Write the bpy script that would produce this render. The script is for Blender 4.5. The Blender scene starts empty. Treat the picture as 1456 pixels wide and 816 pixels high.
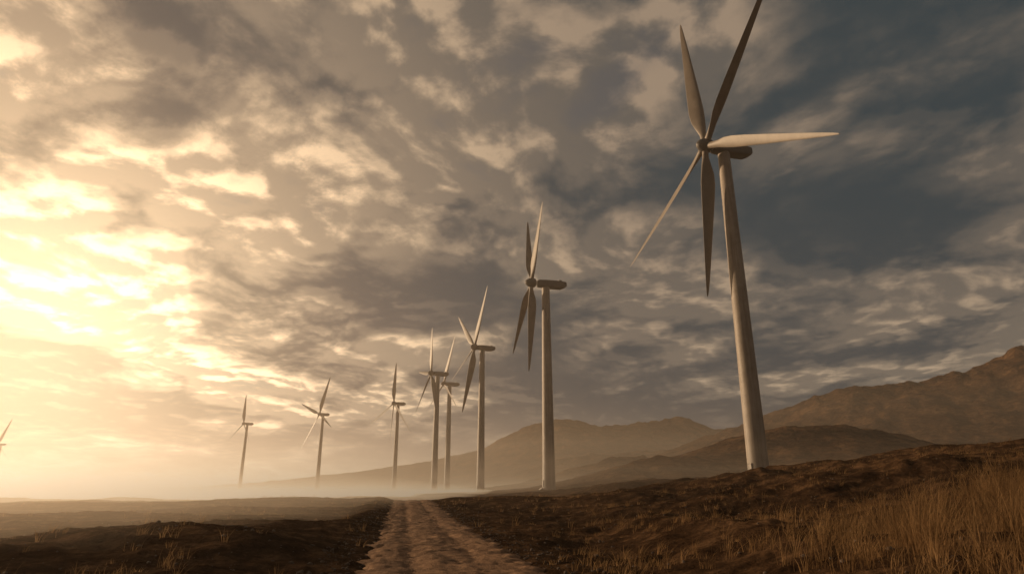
import bpy, math, numpy as np
import bmesh
from mathutils import Vector, Matrix
R = math.radians
rng = np.random.default_rng(7)
scene = bpy.context.scene
scene.view_settings.view_transform = 'Standard'
scene.view_settings.look = 'None'
scene.view_settings.exposure = 0

SUN_AZ = -64.0
SUN_EL = 10.0
sd = Vector((math.sin(R(SUN_AZ))*math.cos(R(SUN_EL)), math.cos(R(SUN_AZ))*math.cos(R(SUN_EL)), math.sin(R(SUN_EL))))
GLOW_AZ = -38.0; GLOW_EL = 9.0
gd = Vector((math.sin(R(GLOW_AZ))*math.cos(R(GLOW_EL)), math.cos(R(GLOW_AZ))*math.cos(R(GLOW_EL)), math.sin(R(GLOW_EL))))

# ------------------------------------------------------------ numpy noise
def _hash(ix, iy, seed):
    h = (ix.astype(np.int64)*374761393 + iy.astype(np.int64)*668265263 + seed*1442695041) & 0xFFFFFFFF
    h = ((h ^ (h >> 13)) * 1274126177) & 0xFFFFFFFF
    h = h ^ (h >> 16)
    return h
def gnoise(x, y, seed=0):
    x = np.asarray(x, float); y = np.asarray(y, float)
    x0 = np.floor(x); y0 = np.floor(y)
    fx = x-x0; fy = y-y0
    def g(ix, iy, dx, dy):
        a = _hash(ix, iy, seed)/4294967296.0*2*np.pi
        return np.cos(a)*dx+np.sin(a)*dy
    u = fx**3*(fx*(fx*6-15)+10); v = fy**3*(fy*(fy*6-15)+10)
    n00 = g(x0, y0, fx, fy); n10 = g(x0+1, y0, fx-1, fy)
    n01 = g(x0, y0+1, fx, fy-1); n11 = g(x0+1, y0+1, fx-1, fy-1)
    return ((n00*(1-u)+n10*u)*(1-v)+(n01*(1-u)+n11*u)*v)*1.4
def fbm(x, y, o=4, seed=0, gain=.5):
    s = 0; a = 1.0
    for i in range(o):
        c, sn = math.cos(.6*i), math.sin(.6*i)
        s = s + a*gnoise((x*c-y*sn)*2**i+i*17.3, (x*sn+y*c)*2**i-i*9.1, seed+i); a *= gain
    return s
def ridged(x, y, o=4, seed=0):
    s = 0; a = 1.0; t = 0
    for i in range(o):
        s = s + a*(1-2*np.abs(gnoise(x*2**i+i*7.7, y*2**i+i*3.3, seed+i))); t += a; a *= .5
    return s/t
def ss(a, b, x):
    t = np.clip((x-a)/(b-a), 0, 1); return t*t*(3-2*t)

# ------------------------------------------------------------ terrain height
def road_d(x, y):
    return (x-(1.2-.161*y))*0.987
def Hs(x, y):
    x = np.asarray(x, float); y = np.asarray(y, float)
    z = .75*np.exp(-((y-82)/30)**2)*np.exp(-((x+10)/45)**2)
    z = z + 1.5*ss(-90, 40, x)*ss(95, 220, y)
    z = z - 2.2*ss(60, 260, y)*(1-ss(-110, -15, x))
    bank = 6.2*ss(3, 52, x)*ss(4, 56, y)*(1-.36*ss(72, 140, y))
    bank = bank + 1.0*ss(3.0, 7.5, x)*ss(-5, 8, y)*(1-ss(30, 60, y))
    z = z + bank*(1-.6*ss(250, 500, y))
    return z
FX = np.array([-1500,-1080,-710,-430,-242,-72,-15,60,139,200,234,310,389,456,540,700,1000,2200])
FZ = np.array([-5,0,27,57,81,112,144,170,181,170,162,172,184,198,168,150,170,200])
BX = np.array([0,60,114,201,261,300,360,431,480,550,610,665,725,850,1100,2200])
BZ = np.array([-8,0,14,46,68,82,102,131,139,144,156,174,200,225,250,260])
_gx = np.linspace(-2500, 2500, 1001)
def smooth_prof(xs, zs, sig):
    p = np.interp(_gx, xs, zs); k = np.exp(-(np.arange(-40, 41)*5/sig)**2); k /= k.sum()
    return np.convolve(np.pad(p, 40, mode='edge'), k, 'valid')
FP = smooth_prof(FX, FZ, 20); BP = smooth_prof(BX, BZ, 24)
def H(x, y):
    x = np.asarray(x, float); y = np.asarray(y, float)
    d = np.abs(road_d(x, y))
    rm = ss(1.9, 6.0, d)
    r = np.hypot(x, y)
    wx = x+1.5*gnoise(x/6, y/6, 201); wy = y+1.5*gnoise(x/6, y/6, 202)
    z = Hs(x, y)
    rt = ss(2, 14, x)
    z = z + rm*(.45+.70*rt)*fbm(wx/19, wy/15, 5, 3)*ss(4, 25, r)
    z = z + rm*(.07+.17*rt)*fbm(wx/4.2, wy/3.4, 3, 11)
    z = z + ss(1.75, 3.0, d)*(.07*fbm(x/.9, y/.8, 3, 21)+.05*np.abs(gnoise(x/.35, y/.35, 31)))*(1-ss(60, 140, r))
    z = z + rm*.42*np.exp(-(((x+8.4)/6.5)**2+((y-18.5+.3*x)/3.2)**2))
    z = z + .30*np.exp(-((road_d(x, y)+3.6)/1.2)**2)*ss(24, 36, y)*(1-ss(90, 150, y))
    z = z + .6*np.exp(-(((x-3)/9)**2+((y-82)/12)**2))
    z = z + rm*1.3*fbm(x/70, y/45, 5, 41)*ss(45, 140, r)*(1-.6*ss(0, 60, x)*(1-ss(170, 260, y)))
    # hills
    er = fbm(x/210, y/190, 4, 51)
    er2 = ridged((x+.5*y)/85+.5*gnoise(x/90, y/90, 5), (y-.3*x)/150, 4, 61)
    er3 = fbm(x/30, y/34, 4, 66)
    gul = ridged(x/34+.6*gnoise(x/50, y/50, 8), (y+.4*x)/90, 3, 68)
    m = 35*np.exp(-(((x-178)/np.where(x < 178, 82, 85))**2/1.6+((y-400)/85)**2))
    m = m*(1+.06*(er2-.5)+.05*er3+.06*(gul-.5))
    m2 = 28*np.exp(-(((x-345)/90)**2+((y-500)/70)**2))*(1+.08*er3+.06*(gul-.5))
    m3 = 14*np.exp(-(((x-78)/42)**2+((y-330)/40)**2))*(1+.10*er3+.06*(gul-.5))
    m4 = 34*np.exp(-(((x-150)/130)**2+((y-700)/70)**2))*(1+.10*er3+.10*(gul-.5))
    b = np.interp(x, _gx, BP)*ss(0, 100, x)
    b = b*np.exp(-np.abs((y-900-60*np.sin(x/170))/np.where(y < 900, 270, 320))**1.6)
    b = b*(1+.05*er+.05*(er2-.55)+.018*er3+.035*(gul-.5))
    f = np.interp(x, _gx, FP)
    f = f*np.exp(-np.abs((y-1800+90*np.sin(x/210+1))/np.where(y < 1800, 330, 700))**1.7)
    f = f*(1+.03*er+.05*(er2-.55)+.03*(gul-.5))
    q = np.interp(x, [-700, -300, 0, 150, 300, 420, 900], [0, 12, 34, 62, 76, 84, 84])
    q = q*np.exp(-(np.abs(y-1250+.25*x)/140)**2)
    q = q*(1+.24*er+.09*(er2-.55)+.05*(gul-.5))
    P4 = lambda a: np.maximum(a, 0)**5
    z = z + (P4(b)+P4(f)+P4(q)+P4(m)+P4(m2)+P4(m3)+P4(m4))**.2
    z = z - .09*(1-ss(1.75, 2.3, d))*(1-ss(380, 420, y))*ss(-42, -38, y)
    return z

# ------------------------------------------------------------ material helpers
def mat(name):
    m = bpy.data.materials.new(name); m.use_nodes = True
    nt = m.node_tree; nt.nodes.clear()
    out = nt.nodes.new('ShaderNodeOutputMaterial')
    return m, nt, out
def N(nt, t):
    return nt.nodes.new(t)
def L(nt, a, b): nt.links.new(a, b)
def math_n(nt, op, a, b=None, c=None, clamp=False):
    n = nt.nodes.new('ShaderNodeMath'); n.operation = op; n.use_clamp = clamp
    for i, v in enumerate((a, b, c)):
        if v is None: continue
        if isinstance(v, (int, float)): n.inputs[i].default_value = v
        else: nt.links.new(v, n.inputs[i])
    return n.outputs[0]
def mixc(nt, f, a, b, blend='MIX'):
    n = nt.nodes.new('ShaderNodeMix'); n.data_type = 'RGBA'; n.blend_type = blend
    for s, v in ((n.inputs[0], f), (n.inputs[6], a), (n.inputs[7], b)):
        if isinstance(v, (int, float)): s.default_value = v
        elif isinstance(v, tuple): s.default_value = v if len(v) == 4 else (*v, 1)
        else: nt.links.new(v, s)
    return n.outputs[2]
def noise(nt, vec, scale, detail=4, rough=.5, dist=0.0):
    n = nt.nodes.new('ShaderNodeTexNoise'); n.inputs['Scale'].default_value = scale
    n.inputs['Detail'].default_value = detail; n.inputs['Roughness'].default_value = rough
    n.inputs['Distortion'].default_value = dist
    nt.links.new(vec, n.inputs['Vector']); return n.outputs['Fac']
def ramp(nt, f, stops):
    n = nt.nodes.new('ShaderNodeValToRGB'); e = n.color_ramp.elements
    while len(e) < len(stops): e.new(.5)
    for k, (p, c) in zip(e, stops):
        k.position = p; k.color = (*c, 1) if isinstance(c, tuple) else (c, c, c, 1)
    nt.links.new(f, n.inputs[0]); return n.outputs[0]
def mapr(nt, v, a, b, c=0., d=1., smooth=False):
    n = nt.nodes.new('ShaderNodeMapRange'); n.clamp = True
    if smooth: n.interpolation_type = 'SMOOTHSTEP'
    nt.links.new(v, n.inputs[0])
    for i, x in enumerate((a, b, c, d)): n.inputs[i+1].default_value = x
    return n.outputs[0]

def ground_mat():
    m, nt, out = mat('dry_soil')
    co = N(nt, 'ShaderNodeNewGeometry').outputs['Position']
    n1 = noise(nt, co, .05, 6, .6); n2 = noise(nt, co, .7, 8, .65); n3 = noise(nt, co, 7, 6, .7)
    c = ramp(nt, n2, [(.32, (.030, .018, .012)), (.5, (.072, .044, .027)), (.68, (.175, .108, .064))])  # foreground soil; the shade over the near bank is put into this darker colour
    sp = N(nt, 'ShaderNodeSeparateXYZ'); L(nt, co, sp.inputs[0])
    hm = mapr(nt, sp.outputs[1], 170, 300, 0, 1, True)  # blends from the shade-darkened foreground to lighter dry-grass hills
    nh = noise(nt, co, .035, 9, .68); nh2 = noise(nt, co, .22, 8, .7)
    ch = ramp(nt, math_n(nt, 'ADD', math_n(nt, 'MULTIPLY', nh, .5), math_n(nt, 'MULTIPLY', nh2, .5)), [(.41, (.030, .017, .011)), (.5, (.10, .058, .033)), (.59, (.21, .128, .072))])
    c = mixc(nt, hm, c, ch)
    c = mixc(nt, 1.0, c, ramp(nt, n1, [(.35, (.6, .58, .56)), (.65, (1.3, 1.2, 1.05))]), 'MULTIPLY')
    c = mixc(nt, 1.0, c, ramp(nt, n3, [(.3, (.6, .6, .6)), (.7, (1.4, 1.35, 1.3))]), 'MULTIPLY')
    v = N(nt, 'ShaderNodeTexVoronoi'); v.inputs['Scale'].default_value = 3.3; L(nt, co, v.inputs['Vector'])
    h = math_n(nt, 'ADD', math_n(nt, 'MULTIPLY', n2, .4), math_n(nt, 'MULTIPLY', n3, .2))
    h = math_n(nt, 'ADD', h, math_n(nt, 'MULTIPLY', v.outputs['Distance'], .10))
    h = math_n(nt, 'ADD', h, math_n(nt, 'MULTIPLY', math_n(nt, 'MULTIPLY', nh2, 8.0), hm))
    h = math_n(nt, 'ADD', h, math_n(nt, 'MULTIPLY', math_n(nt, 'MULTIPLY', nh, 26.0), hm))
    h = math_n(nt, 'ADD', h, math_n(nt, 'MULTIPLY', noise(nt, co, .12, 8, .62), 1.6))
    b = N(nt, 'ShaderNodeBump'); b.inputs['Strength'].default_value = .9; b.inputs['Distance'].default_value = .5
    L(nt, h, b.inputs['Height'])
    p = N(nt, 'ShaderNodeBsdfDiffuse'); p.inputs['Roughness'].default_value = .6
    L(nt, c, p.inputs['Color']); L(nt, b.outputs[0], p.inputs['Normal']); L(nt, p.outputs[0], out.inputs[0])
    return m
def road_mat():
    m, nt, out = mat('packed_dirt')
    co = N(nt, 'ShaderNodeNewGeometry').outputs['Position']
    mp = N(nt, 'ShaderNodeMapping'); mp.inputs['Rotation'].default_value = (0, 0, R(-9.15)); L(nt, co, mp.inputs[0])
    mp2 = N(nt, 'ShaderNodeMapping'); mp2.inputs['Scale'].default_value = (1, .25, 1); L(nt, mp.outputs[0], mp2.inputs[0])
    n1 = noise(nt, mp2.outputs[0], 1.3, 7, .65); n2 = noise(nt, co, 2.2, 8, .7); n3 = noise(nt, co, 24, 4, .7)
    c = ramp(nt, n2, [(.3, (.13, .073, .042)), (.5, (.26, .153, .088)), (.7, (.40, .245, .14))])
    c = mixc(nt, 1.0, c, ramp(nt, n1, [(.36, (.6, .57, .55)), (.6, (1.2, 1.16, 1.12))]), 'MULTIPLY')
    h = math_n(nt, 'ADD', math_n(nt, 'MULTIPLY', n2, .6), math_n(nt, 'MULTIPLY', n3, .12))
    h = math_n(nt, 'ADD', h, math_n(nt, 'MULTIPLY', n1, .5))
    b = N(nt, 'ShaderNodeBump'); b.inputs['Strength'].default_value = 1.0; b.inputs['Distance'].default_value = .22
    L(nt, h, b.inputs['Height'])
    p = N(nt, 'ShaderNodeBsdfPrincipled'); p.inputs['Roughness'].default_value = .9
    p.inputs['Specular IOR Level'].default_value = .12
    L(nt, c, p.inputs['Base Color']); L(nt, b.outputs[0], p.inputs['Normal']); L(nt, p.outputs[0], out.inputs[0])
    return m
def paint_mat(name, col, rough, streak=True):
    m, nt, out = mat(name)
    co = N(nt, 'ShaderNodeTexCoord').outputs['Object']
    c = (*col, 1)
    if streak:
        mp = N(nt, 'ShaderNodeMapping'); mp.inputs['Scale'].default_value = (1, 1, .06); L(nt, co, mp.inputs[0])
        s = noise(nt, mp.outputs[0], 1.4, 6, .65)
        c = mixc(nt, 1.0, c, ramp(nt, s, [(.3, (.62, .58, .54)), (.6, (1.05, 1.04, 1.02))]), 'MULTIPLY')
    g = noise(nt, co, .3, 5, .6)
    c = mixc(nt, 1.0, c, ramp(nt, g, [(.3, (.76, .74, .72)), (.7, (1.08, 1.07, 1.06))]), 'MULTIPLY')
    p = N(nt, 'ShaderNodeBsdfPrincipled'); p.inputs['Roughness'].default_value = rough
    L(nt, c, p.inputs['Base Color']); L(nt, p.outputs[0], out.inputs[0])
    return m
def grass_mat():
    m, nt, out = mat('dry_grass')
    co = N(nt, 'ShaderNodeNewGeometry').outputs['Position']
    n = noise(nt, co, 1.6, 5, .7)
    c = ramp(nt, n, [(.3, (.08, .045, .022)), (.5, (.24, .142, .065)), (.72, (.48, .30, .145))])
    d = N(nt, 'ShaderNodeBsdfDiffuse'); t = N(nt, 'ShaderNodeBsdfTranslucent')
    L(nt, c, d.inputs[0]); L(nt, c, t.inputs[0])
    x = N(nt, 'ShaderNodeMixShader'); x.inputs[0].default_value = .5
    L(nt, d.outputs[0], x.inputs[1]); L(nt, t.outputs[0], x.inputs[2]); L(nt, x.outputs[0], out.inputs[0])
    return m
M_G = ground_mat(); M_R = road_mat(); M_GR = grass_mat()
M_T = paint_mat('weathered_paint', (.34, .295, .25), .6)
M_B = paint_mat('blade_composite', (.20, .17, .14), .55, False)
M_N = paint_mat('nacelle_paint', (.08, .074, .068), .5, False)

def mesh_np(name, verts, faces, material, smooth=True, parent=None):
    me = bpy.data.meshes.new(name)
    verts = np.asarray(verts, np.float32); faces = np.asarray(faces, np.int32)
    nv, nf, k = len(verts), len(faces), faces.shape[1]
    me.vertices.add(nv); me.vertices.foreach_set('co', verts.ravel())
    me.loops.add(nf*k); me.loops.foreach_set('vertex_index', faces.ravel())
    me.polygons.add(nf); me.polygons.foreach_set('loop_start', np.arange(0, nf*k, k, dtype=np.int32))
    me.polygons.foreach_set('use_smooth', np.full(nf, smooth, dtype=bool))
    me.update(calc_edges=True); me.validate()
    me.materials.append(material)
    o = bpy.data.objects.new(name, me); scene.collection.objects.link(o)
    if parent: o.parent = parent
    return o
def grid_faces(nr, nc, wrap=False):
    i = np.arange(nr-1)[:, None]*nc
    j = np.arange(nc if wrap else nc-1)[None, :]
    j2 = (j+1) % nc
    return np.stack([i+j, i+j2, i+nc+j2, i+nc+j], -1).reshape(-1, 4)

# ------------------------------------------------------------ terrain sheet
az = np.concatenate([np.arange(-52, 52, .17), np.arange(52, 308, 2.0)])
az = np.radians(az)
rr = 1.2*np.exp(np.linspace(0, math.log(9000/1.2), 860))
A, RR = np.meshgrid(az, rr)
X = np.sin(A)*RR; Y = np.cos(A)*RR
Z = H(X, Y)
V = np.stack([X, Y, Z], -1).reshape(-1, 3)
F = grid_faces(len(rr), len(az), True)[:, ::-1]
mesh_np('ground', V, F, M_G)

# ------------------------------------------------------------ dirt road
ys = np.concatenate([np.arange(-40, 110, .14), np.arange(110, 400, 1.0)])
ds = np.linspace(-2.9, 2.9, 64)
D, YY = np.meshgrid(ds, ys)
XX = 1.2-.161*YY+D/0.987
edge = 1.62+.55*fbm(YY/2.3, np.sign(D)*5.0, 4, 71)+.35*fbm(YY/.7, D/.7, 3, 72)
zr = Hs(XX, YY)+.30*np.exp(-((D+3.6)/1.2)**2)*ss(24, 36, YY)*(1-ss(90, 150, YY))+.6*np.exp(-(((XX-3)/9)**2+((YY-82)/12)**2))
wob = .18*gnoise(YY/7, YY*0, 73)
zr = zr - (.05+.035*gnoise(YY/3, D, 74))*np.exp(-((np.abs(D+wob)-.85)/.30)**2)+.045*fbm(XX/.9, YY/1.2, 3, 75)+.03*gnoise(XX/.22, YY/.26, 77)+.03
zr = zr - .16*ss(0, 1.0, np.abs(D)-edge)
mesh_np('dirt_road', np.stack([XX, YY, zr], -1).reshape(-1, 3), grid_faces(len(ys), len(ds)), M_R)

# ------------------------------------------------------------ grass
def make_blades(cx, cy, hh, nper, spread, lean, width):
    bx = np.repeat(cx, nper); by = np.repeat(cy, nper); bh = np.repeat(hh, nper)
    k = len(bx)
    ang = rng.uniform(0, 2*np.pi, k); rad = np.abs(rng.normal(0, spread, k))
    px = bx+np.cos(ang)*rad; py = by+np.sin(ang)*rad
    pz = H(px, py)-.02
    h = bh*rng.uniform(.4, 1.2, k)
    la = ang+rng.normal(0, .7, k); lm = np.abs(rng.normal(lean, lean*.6, k))
    lx = np.cos(la)*lm+.18; ly = np.sin(la)*lm
    wa = rng.uniform(-.6, .6, k); w = width*rng.uniform(.6, 1.4, k)
    wx = np.cos(wa)*w; wy = np.sin(wa)*w
    vs = []
    for t, ww in ((0, 1), (.35, .9), (.7, .6), (1, .12)):
        ox = px+lx*h*t**1.9; oy = py+ly*h*t**1.9; oz = pz+h*(t-.25*lm*t*t)
        vs.append(np.stack([ox-wx*ww, oy-wy*ww, oz], -1)); vs.append(np.stack([ox+wx*ww, oy+wy*ww, oz], -1))
    V = np.stack(vs, 1).reshape(-1, 3)
    b = np.arange(k)[:, None, None]*8
    q = np.array([[0, 1, 3, 2], [2, 3, 5, 4], [4, 5, 7, 6]])[None]
    return V, (b+q).reshape(-1, 4)
parts = []
cx = rng.uniform(3.2, 20, 11000); cy = rng.uniform(4.5, 22, 11000)
az_t = cx/cy
dens = ss(.30, .70, az_t)*(.08+.92*ss(-.2, .35, fbm(cx/2.2, cy/2.2, 3, 81)))*ss(3.6, 6.0, cx)
k = rng.uniform(0, 1, 11000) < dens*.55
cx, cy = cx[k], cy[k]
parts.append(make_blades(cx, cy, rng.uniform(.4, 1.5, len(cx))*(.5+.5*ss(.4, .8, cx/cy)), 14, .14, .38, .0048))
cx = rng.uniform(-70, 75, 40000); cy = 8+110*rng.uniform(0, 1, 40000)**1.5
dd = np.abs(road_d(cx, cy))
dens = (ss(-.05, .5, fbm(cx/6, cy/6, 3, 91))*.7+.04)*ss(1.9, 3.0, dd)*np.where(cx > 0, 1, .25)
k = rng.uniform(0, 1, 40000) < dens
cx, cy = cx[k], cy[k]
parts.append(make_blades(cx, cy, rng.uniform(.10, .5, len(cx)), 12, .10, .45, .005))
Vs, Fs, off = [], [], 0
for v, f in parts:
    Vs.append(v); Fs.append(f+off); off += len(v)
mesh_np('dry_grass', np.concatenate(Vs), np.concatenate(Fs), M_GR, smooth=False)

# ------------------------------------------------------------ stones
bm = bmesh.new(); bmesh.ops.create_icosphere(bm, subdivisions=1, radius=1)
iv = np.array([v.co[:] for v in bm.verts]); iff = np.array([[v.index for v in f.verts] for f in bm.faces]); bm.free()
n = 9000
sx = rng.uniform(-22, 26, n); sy = 9+55*rng.uniform(0, 1, n)**1.5
near = rng.uniform(0, 1, n) < .4
sx = np.where(near, 1.2-.161*sy+np.sign(rng.normal(size=n))*rng.uniform(1.4, 3.4, n), sx)
dd = np.abs(road_d(sx, sy)); k = (dd > 1.7)
sx, sy = sx[k], sy[k]; n = len(sx)
sz = .012+.06*rng.uniform(0, 1, n)**5
sc = sz[:, None]*rng.uniform(.6, 1.3, (n, 3)); sc[:, 2] *= .7
P = np.stack([sx, sy, H(sx, sy)+sz*.2], -1)
V = iv[None]*sc[:, None]*(1+rng.uniform(-.2, .2, (n, len(iv), 1)))+P[:, None]
F = iff[None]+np.arange(n)[:, None, None]*len(iv)
M_S = paint_mat('stone', (.10, .07, .05), .9, False)
mesh_np('gravel', V.reshape(-1, 3), F.reshape(-1, 3), M_S, smooth=False)

# ------------------------------------------------------------ turbines
def tower_mesh(h, rb, rt, parent):
    prof = []
    joints = [.0, .27, .54, .80, 1.0]
    def rad(t): return rb+(rt-rb)*t
    prof += [(-3, rb*1.0), (0, rb), (0.001, rb*1.06), (.35, rb*1.06), (.351, rb)]
    for j in joints[1:]:
        z = h*j
        prof += [(z-.14, rad(j)), (z-.139, rad(j)*1.018), (z+.0, rad(j)*1.018), (z+.001, rad(j))]
    prof.append((h+.8, rt*.96)); prof.append((h+.801, .01))
    nseg = 48; a = np.linspace(0, 2*np.pi, nseg, endpoint=False)
    V = np.array([[[r*math.cos(t), r*math.sin(t), z] for t in a] for z, r in prof]).reshape(-1, 3)
    o = mesh_np('tower', V, grid_faces(len(prof), nseg, True), M_T, True, parent)
    o.data.set_sharp_from_angle(angle=R(35))
    bm = bmesh.new()
    def box(x0, x1, y0, y1, z0, z1):
        vs = [bm.verts.new((x, y, z)) for x in (x0, x1) for y in (y0, y1) for z in (z0, z1)]
        for f in ((0, 1, 3, 2), (4, 6, 7, 5), (0, 4, 5, 1), (2, 3, 7, 6), (0, 2, 6, 4), (1, 5, 7, 3)):
            bm.faces.new([vs[i] for i in f])
    box(-rb*1.03, -rb*.8, -.5, .5, 1.2, 3.4)
    box(-rb*1.045, -rb*.8, -.62, -.504, 1.1, 3.5); box(-rb*1.045, -rb*.8, .504, .62, 1.1, 3.5); box(-rb*1.045, -rb*.8, -.62, .62, 3.504, 3.62)
    for i in range(5): box(-rb*1.12-.3*(5-i), -rb*1.12-.3*(4-i), -.6, .6, -.3, .2*i+.1)
    me = bpy.data.meshes.new('door'); bmesh.ops.recalc_face_normals(bm, faces=bm.faces); bm.to_mesh(me); bm.free(); me.materials.append(M_T)
    d = bpy.data.objects.new('door', me); scene.collection.objects.link(d); d.parent = parent
def nacelle_mesh(h, parent, s):
    st = [(-3.6, .9, -.9, .9), (-3.4, 1.3, -1.25, 1.25), (-2.6, 1.55, -1.35, 1.4), (0, 1.7, -1.45, 1.6), (4, 1.75, -1.45, 1.75),
          (6.6, 1.65, -1.3, 1.75), (8.2, 1.45, -.6, 1.65), (8.6, 1.1, -.2, 1.35)]
    n = 32; V = []
    for x, w, zb, zt in st:
        zc = (zb+zt)/2; hh = (zt-zb)/2
        for t in np.linspace(0, 2*np.pi, n, endpoint=False):
            c, s_ = math.cos(t), math.sin(t); e = .42
            V.append((x*s, w*s*math.copysign(abs(c)**e, c), (zc+hh*math.copysign(abs(s_)**e, s_))*s+h))
    F = grid_faces(len(st), n, True).tolist()
    nv = len(V); lb = (len(st)-1)*n
    V.append((st[0][0]*s, 0, h)); V.append((st[-1][0]*s, 0, h+.6*s))
    me = bpy.data.meshes.new('nacelle')
    F += [(nv, j, (j+1) % n) for j in range(n)]+[(nv+1, lb+(j+1) % n, lb+j) for j in range(n)]
    me.from_pydata(V, [], F); me.materials.append(M_N)
    o = bpy.data.objects.new('nacelle', me); scene.collection.objects.link(o); o.parent = parent
    bm = bmesh.new(); bm.from_mesh(me)
    def box(x0, x1, y0, y1, z0, z1):
        vs = [bm.verts.new((x*s, y*s, z*s+h)) for x in (x0, x1) for y in (y0, y1) for z in (z0, z1)]
        for f in ((0, 2, 3, 1), (4, 5, 7, 6), (0, 1, 5, 4), (2, 6, 7, 3), (0, 4, 6, 2), (1, 3, 7, 5)):
            bm.faces.new([vs[i] for i in f])
    box(5.2, 6.4, -1.2, 1.2, 1.6, 2.05); box(7.3, 7.38, -.04, .04, 1.5, 2.8)
    bmesh.ops.recalc_face_normals(bm, faces=bm.faces)
    bm.to_mesh(me); bm.free()
    for p in me.polygons: p.use_smooth = True
    me.set_sharp_from_angle(angle=R(40))
def hub_mesh(h, parent, s, off):
    prof = [(-2.6, .02), (-2.5, .5), (-2.1, 1.0), (-1.4, 1.5), (-.5, 1.85), (.6, 1.9), (1.3, 1.75), (1.7, 1.3), (1.9, .6)]
    n = 32; V = np.array([[[(x)*s-off, r*s*math.cos(t), r*s*math.sin(t)+h] for t in np.linspace(0, 2*np.pi, n, endpoint=False)] for x, r in prof]).reshape(-1, 3)
    mesh_np('hub', V, grid_faces(len(prof), n, True), M_N, True, parent)
BL_ST = [(0, 1.5, 1.0), (.03, 1.5, 1.0), (.06, 1.6, .8), (.11, 2.5, .42), (.17, 3.4, .27), (.24, 3.75, .22), (.35, 3.5, .19), (.5, 2.9, .17), (.65, 2.25, .155),
         (.8, 1.6, .14), (.9, 1.1, .13), (.96, .7, .13), (.99, .36, .13), (1.0, .1, .13)]
def blade_mesh(i, Lb, alpha, pitch, h, off, parent, s, cw=1.0):
    n = 24; V = []
    for t, c, th in BL_ST:
        c = c*s*(Lb/42.0)**.3*1.08*(cw if t > .07 else 1); tw = R(pitch+12*(1-t)**2)
        circ = 1-min(1, max(0, (t-.03)/.12))
        for k in range(n):
            a = 2*math.pi*k/n
            yy = math.cos(a); xx = math.sin(a)
            u = (yy+1)/2
            shape = xx*th*.5*(circ+(1-circ)*(1.15*max(0, 1-u)**.55+.02))
            py = (yy*.5+.15*(1-circ))*c; px = shape*c
            prebend = -.006*Lb*t*t
            x2 = px*math.cos(tw)-py*math.sin(tw)+prebend; y2 = px*math.sin(tw)+py*math.cos(tw)
            V.append((x2, y2, t*Lb+1.0*s))
    M = Matrix.Translation((-off, 0, h)) @ Matrix.Rotation(math.pi/2-R(alpha), 4, 'X')
    V = np.array([(M @ Vector(v))[:] for v in V])
    F = grid_faces(len(BL_ST), n, True)
    o = mesh_np('blade_%d' % i, V, F, M_B, True, parent)
    bm = bmesh.new(); bm.from_mesh(o.data); bmesh.ops.holes_fill(bm, edges=bm.edges[:], sides=0); bmesh.ops.recalc_face_normals(bm, faces=bm.faces); bm.to_mesh(o.data); bm.free()
def turbine(x, y, phi, top, s, blades, off=5.9):
    z = float(H(x, y))
    e = bpy.data.objects.new('wind_turbine', None); scene.collection.objects.link(e)
    e.location = (x, y, z); e.rotation_euler = (0, 0, R(phi)); e.empty_display_size = 3
    th = top-z-1.5*s
    tower_mesh(th, 2.35*s, 1.5*s, e)
    h = th+1.9*s
    nacelle_mesh(h, e, s); hub_mesh(h, e, s, off*s)
    for i, bl in enumerate(blades):
        a, lb, p = bl[:3]; cw = bl[3] if len(bl) > 3 else 1.0
        blade_mesh(i+1, lb-1.0*s, a, p, h, off*s, e, s, cw)
    return e
turbine(55.5, 151.2, 20, 87.2, 1.0, [(-25.6, 45, 20, .72), (44.5, 46, 90, .75), (97, 42, 30), (206.5, 45, 22, 1.05), (263.3, 40, -88, 1.0)], off=5.6)
turbine(14.2, 260, 20, 84.9, 1.08, [(66, 34, 5), (96, 29, 80, .8), (230, 34, 60), (265, 37, -80, .85)], off=6.0)
turbine(-18, 385, 32, 84.7, 1.0, [(132.6, 32, 10), (66, 38, 0), (209, 33, 30), (250, 40, -75)], off=5.4)
turbine(-54, 468, 35, 83.5, 1.0, [(91, 34, 0), (230, 35, 40), (288, 30, -40), (170, 20, 20)], off=5.4)
turbine(-57.8, 600, 35, 97, 1.15, [(65.7, 46, 0), (316, 36, 20), (214.5, 40, 40)], off=5.4)
turbine(-110, 630, 50, 83, 1.0, [(88.5, 39, 60), (207.5, 38, 30), (312.6, 39, 20), (266, 40, 40)], off=5.4)
turbine(-209, 725, 60, 83.5, 1.0, [(73, 42, 50), (156, 32, 10), (237, 43, 30), (322, 25, 10)], off=5.4)
turbine(-333, 828, 60, 83.5, 1.0, [(92, 36, 50), (218, 37, 50), (304, 30, 50)], off=5.4)
turbine(-878, 1142, 80, 80, 1.0, [(68, 46, 50), (316, 38, 50), (190, 40, 0)], off=5.4)

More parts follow.
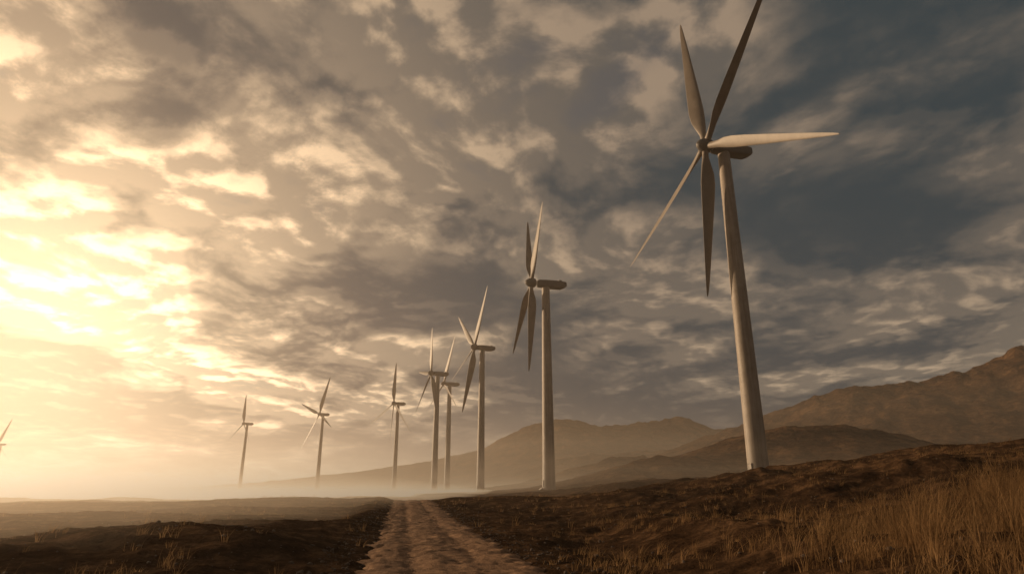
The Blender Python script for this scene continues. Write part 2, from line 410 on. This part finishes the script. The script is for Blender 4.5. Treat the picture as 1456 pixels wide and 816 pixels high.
# ------------------------------------------------------------ mist volumes
def mist(dens, col, g, lo, hi):
    m, nt, out = mat('mist')
    vs = N(nt, 'ShaderNodeVolumeScatter'); vs.inputs['Color'].default_value = (*col, 1)
    vs.inputs['Density'].default_value = dens; vs.inputs['Anisotropy'].default_value = g
    L(nt, vs.outputs[0], out.inputs['Volume'])
    bm = bmesh.new(); bmesh.ops.create_cube(bm, size=1); me = bpy.data.meshes.new('mist'); bm.to_mesh(me); bm.free()
    me.materials.append(m); fo = bpy.data.objects.new('mist', me); scene.collection.objects.link(fo)
    fo.scale = tuple(hi[i]-lo[i] for i in range(3)); fo.location = tuple((hi[i]+lo[i])/2 for i in range(3))
mist(.00046, (1, .83, .67), .55, (-8000, -8000, -40), (8000, 8000, 110))
mist(.0015, (1, .80, .62), .5, (-7000, 115, -41), (7000, 7000, 12))
mist(.0110, (1, .79, .60), .5, (-7000, 18, -42), (-10, 3000, 3.0))

# ------------------------------------------------------------ world
w = bpy.data.worlds.new('World'); scene.world = w; w.use_nodes = True
nt = w.node_tree; nt.nodes.clear()
out = nt.nodes.new('ShaderNodeOutputWorld')
sky = N(nt, 'ShaderNodeTexSky'); sky.sky_type = 'NISHITA'; sky.sun_disc = False
sky.sun_elevation = R(SUN_EL); sky.sun_rotation = R(SUN_AZ); sky.dust_density = 3
dirv = N(nt, 'ShaderNodeTexCoord').outputs['Generated']
sep = N(nt, 'ShaderNodeSeparateXYZ'); L(nt, dirv, sep.inputs[0])
zc = math_n(nt, 'ADD', math_n(nt, 'MAXIMUM', sep.outputs[2], 0.0), .16)
px = math_n(nt, 'DIVIDE', sep.outputs[0], zc); py = math_n(nt, 'DIVIDE', sep.outputs[1], zc)
cmb = N(nt, 'ShaderNodeCombineXYZ'); L(nt, px, cmb.inputs[0]); L(nt, py, cmb.inputs[1])
P0 = cmb.outputs[0]
def warp(vec, scale, amt, detail=2):
    wn = N(nt, 'ShaderNodeTexNoise'); wn.inputs['Scale'].default_value = scale; wn.inputs['Detail'].default_value = detail; L(nt, vec, wn.inputs['Vector'])
    s = N(nt, 'ShaderNodeVectorMath'); s.operation = 'SUBTRACT'; L(nt, wn.outputs['Color'], s.inputs[0]); s.inputs[1].default_value = (.5, .5, .5)
    va = N(nt, 'ShaderNodeVectorMath'); va.operation = 'MULTIPLY_ADD'; L(nt, s.outputs[0], va.inputs[0]); va.inputs[1].default_value = (amt, amt, 0); L(nt, vec, va.inputs[2])
    return va.outputs[0]
CR = 28
mp = N(nt, 'ShaderNodeMapping'); mp.inputs['Rotation'].default_value = (0, 0, R(CR)); mp.inputs['Scale'].default_value = (1.06, .95, 1); mp.inputs['Location'].default_value = (5.3, 2.2, .4)
L(nt, P0, mp.inputs[0]); P1 = warp(mp.outputs[0], 1.2, .35)
def density(vec):
    big = noise(nt, vec, .85, 2, .5)
    med = noise(nt, vec, 2.7, 3, .55)
    fin = noise(nt, vec, 8.0, 8, .57)
    d = math_n(nt, 'ADD', math_n(nt, 'MULTIPLY', big, .54), math_n(nt, 'MULTIPLY', med, .33))
    return math_n(nt, 'ADD', d, math_n(nt, 'MULTIPLY', fin, .20)), big
d, big = density(P1)
c28, s28 = math.cos(R(CR)), math.sin(R(CR))
ux, uy = math.sin(R(GLOW_AZ)), math.cos(R(GLOW_AZ))
off = N(nt, 'ShaderNodeVectorMath'); off.operation = 'ADD'; L(nt, P1, off.inputs[0])
off.inputs[1].default_value = ((c28*ux-s28*uy)*.07, (s28*ux+c28*uy)*.065, 0)
d2, _ = density(off.outputs[0])
dt = N(nt, 'ShaderNodeVectorMath'); dt.operation = 'DOT_PRODUCT'; L(nt, dirv, dt.inputs[0]); dt.inputs[1].default_value = gd[:]
dot = dt.outputs['Value']
near = math_n(nt, 'POWER', mapr(nt, dot, .42, 1.0), 4.4)
glow = math_n(nt, 'POWER', math_n(nt, 'MAXIMUM', dot, 0.0), 45.0)
low = mapr(nt, sep.outputs[2], .42, .02, 0, 1, True)
warm = math_n(nt, 'ADD', near, math_n(nt, 'MULTIPLY', low, .08), clamp=True)
warmb = math_n(nt, 'ADD', near, math_n(nt, 'MULTIPLY', low, .16), clamp=True)
slope = math_n(nt, 'SUBTRACT', d, d2)
rel = mapr(nt, slope, -.02, .05, 0, 1, True)
dd_ = math_n(nt, 'SUBTRACT', d, math_n(nt, 'MULTIPLY', near, .045))
thin = mapr(nt, dd_, .57, .455, 0, 1, True)
lit = math_n(nt, 'ADD', math_n(nt, 'MULTIPLY', thin, .60), math_n(nt, 'MULTIPLY', rel, .44), clamp=True)
litp = math_n(nt, 'POWER', lit, 2.4)
gate = mapr(nt, big, .56, .43, .10, .9, True)
gate = math_n(nt, 'MAXIMUM', gate, math_n(nt, 'MULTIPLY', near, 1.6), clamp=True)
gate = math_n(nt, 'MAXIMUM', gate, math_n(nt, 'MULTIPLY', low, .95))
litp = math_n(nt, 'MULTIPLY', litp, gate)
darkc = mixc(nt, warm, (.030, .047, .055), (.20, .150, .115))
brightc = mixc(nt, warmb, (.35, .255, .175), (2.1, 1.42, .82))
cl = mixc(nt, litp, darkc, brightc)
skyc = mixc(nt, 1.0, sky.outputs[0], (.05, .05, .05), 'MULTIPLY')
gap = mapr(nt, dd_, .43, .36, 0, .3, True)
col = mixc(nt, gap, cl, skyc)
gl = mixc(nt, glow, (0, 0, 0), (.95, .68, .38))
col = mixc(nt, 1.0, col, gl, 'ADD')
hz = mapr(nt, sep.outputs[2], .15, .0, 0, .8, True)
hcol = mixc(nt, near, (.17, .125, .095), (1.25, .82, .48))
col = mixc(nt, hz, col, hcol)
bg = N(nt, 'ShaderNodeBackground'); L(nt, col, bg.inputs[0]); bg.inputs[1].default_value = 1.0
L(nt, bg.outputs[0], out.inputs[0])

# ------------------------------------------------------------ sun
sl = bpy.data.lights.new('sun', 'SUN'); sl.energy = 5.0; sl.angle = R(1.0); sl.color = (1.0, .68, .40)
so = bpy.data.objects.new('sun', sl); scene.collection.objects.link(so)
so.rotation_euler = (-sd).to_track_quat('-Z', 'Y').to_euler()

# ------------------------------------------------------------ camera
cam = bpy.data.cameras.new('camera'); co = bpy.data.objects.new('camera', cam); scene.collection.objects.link(co)
cam.lens = 22.75; cam.sensor_width = 36; cam.clip_start = .1; cam.clip_end = 30000
co.location = (0, 0, 1.7); co.rotation_euler = (R(90+17.6), 0, 0)
scene.camera = co
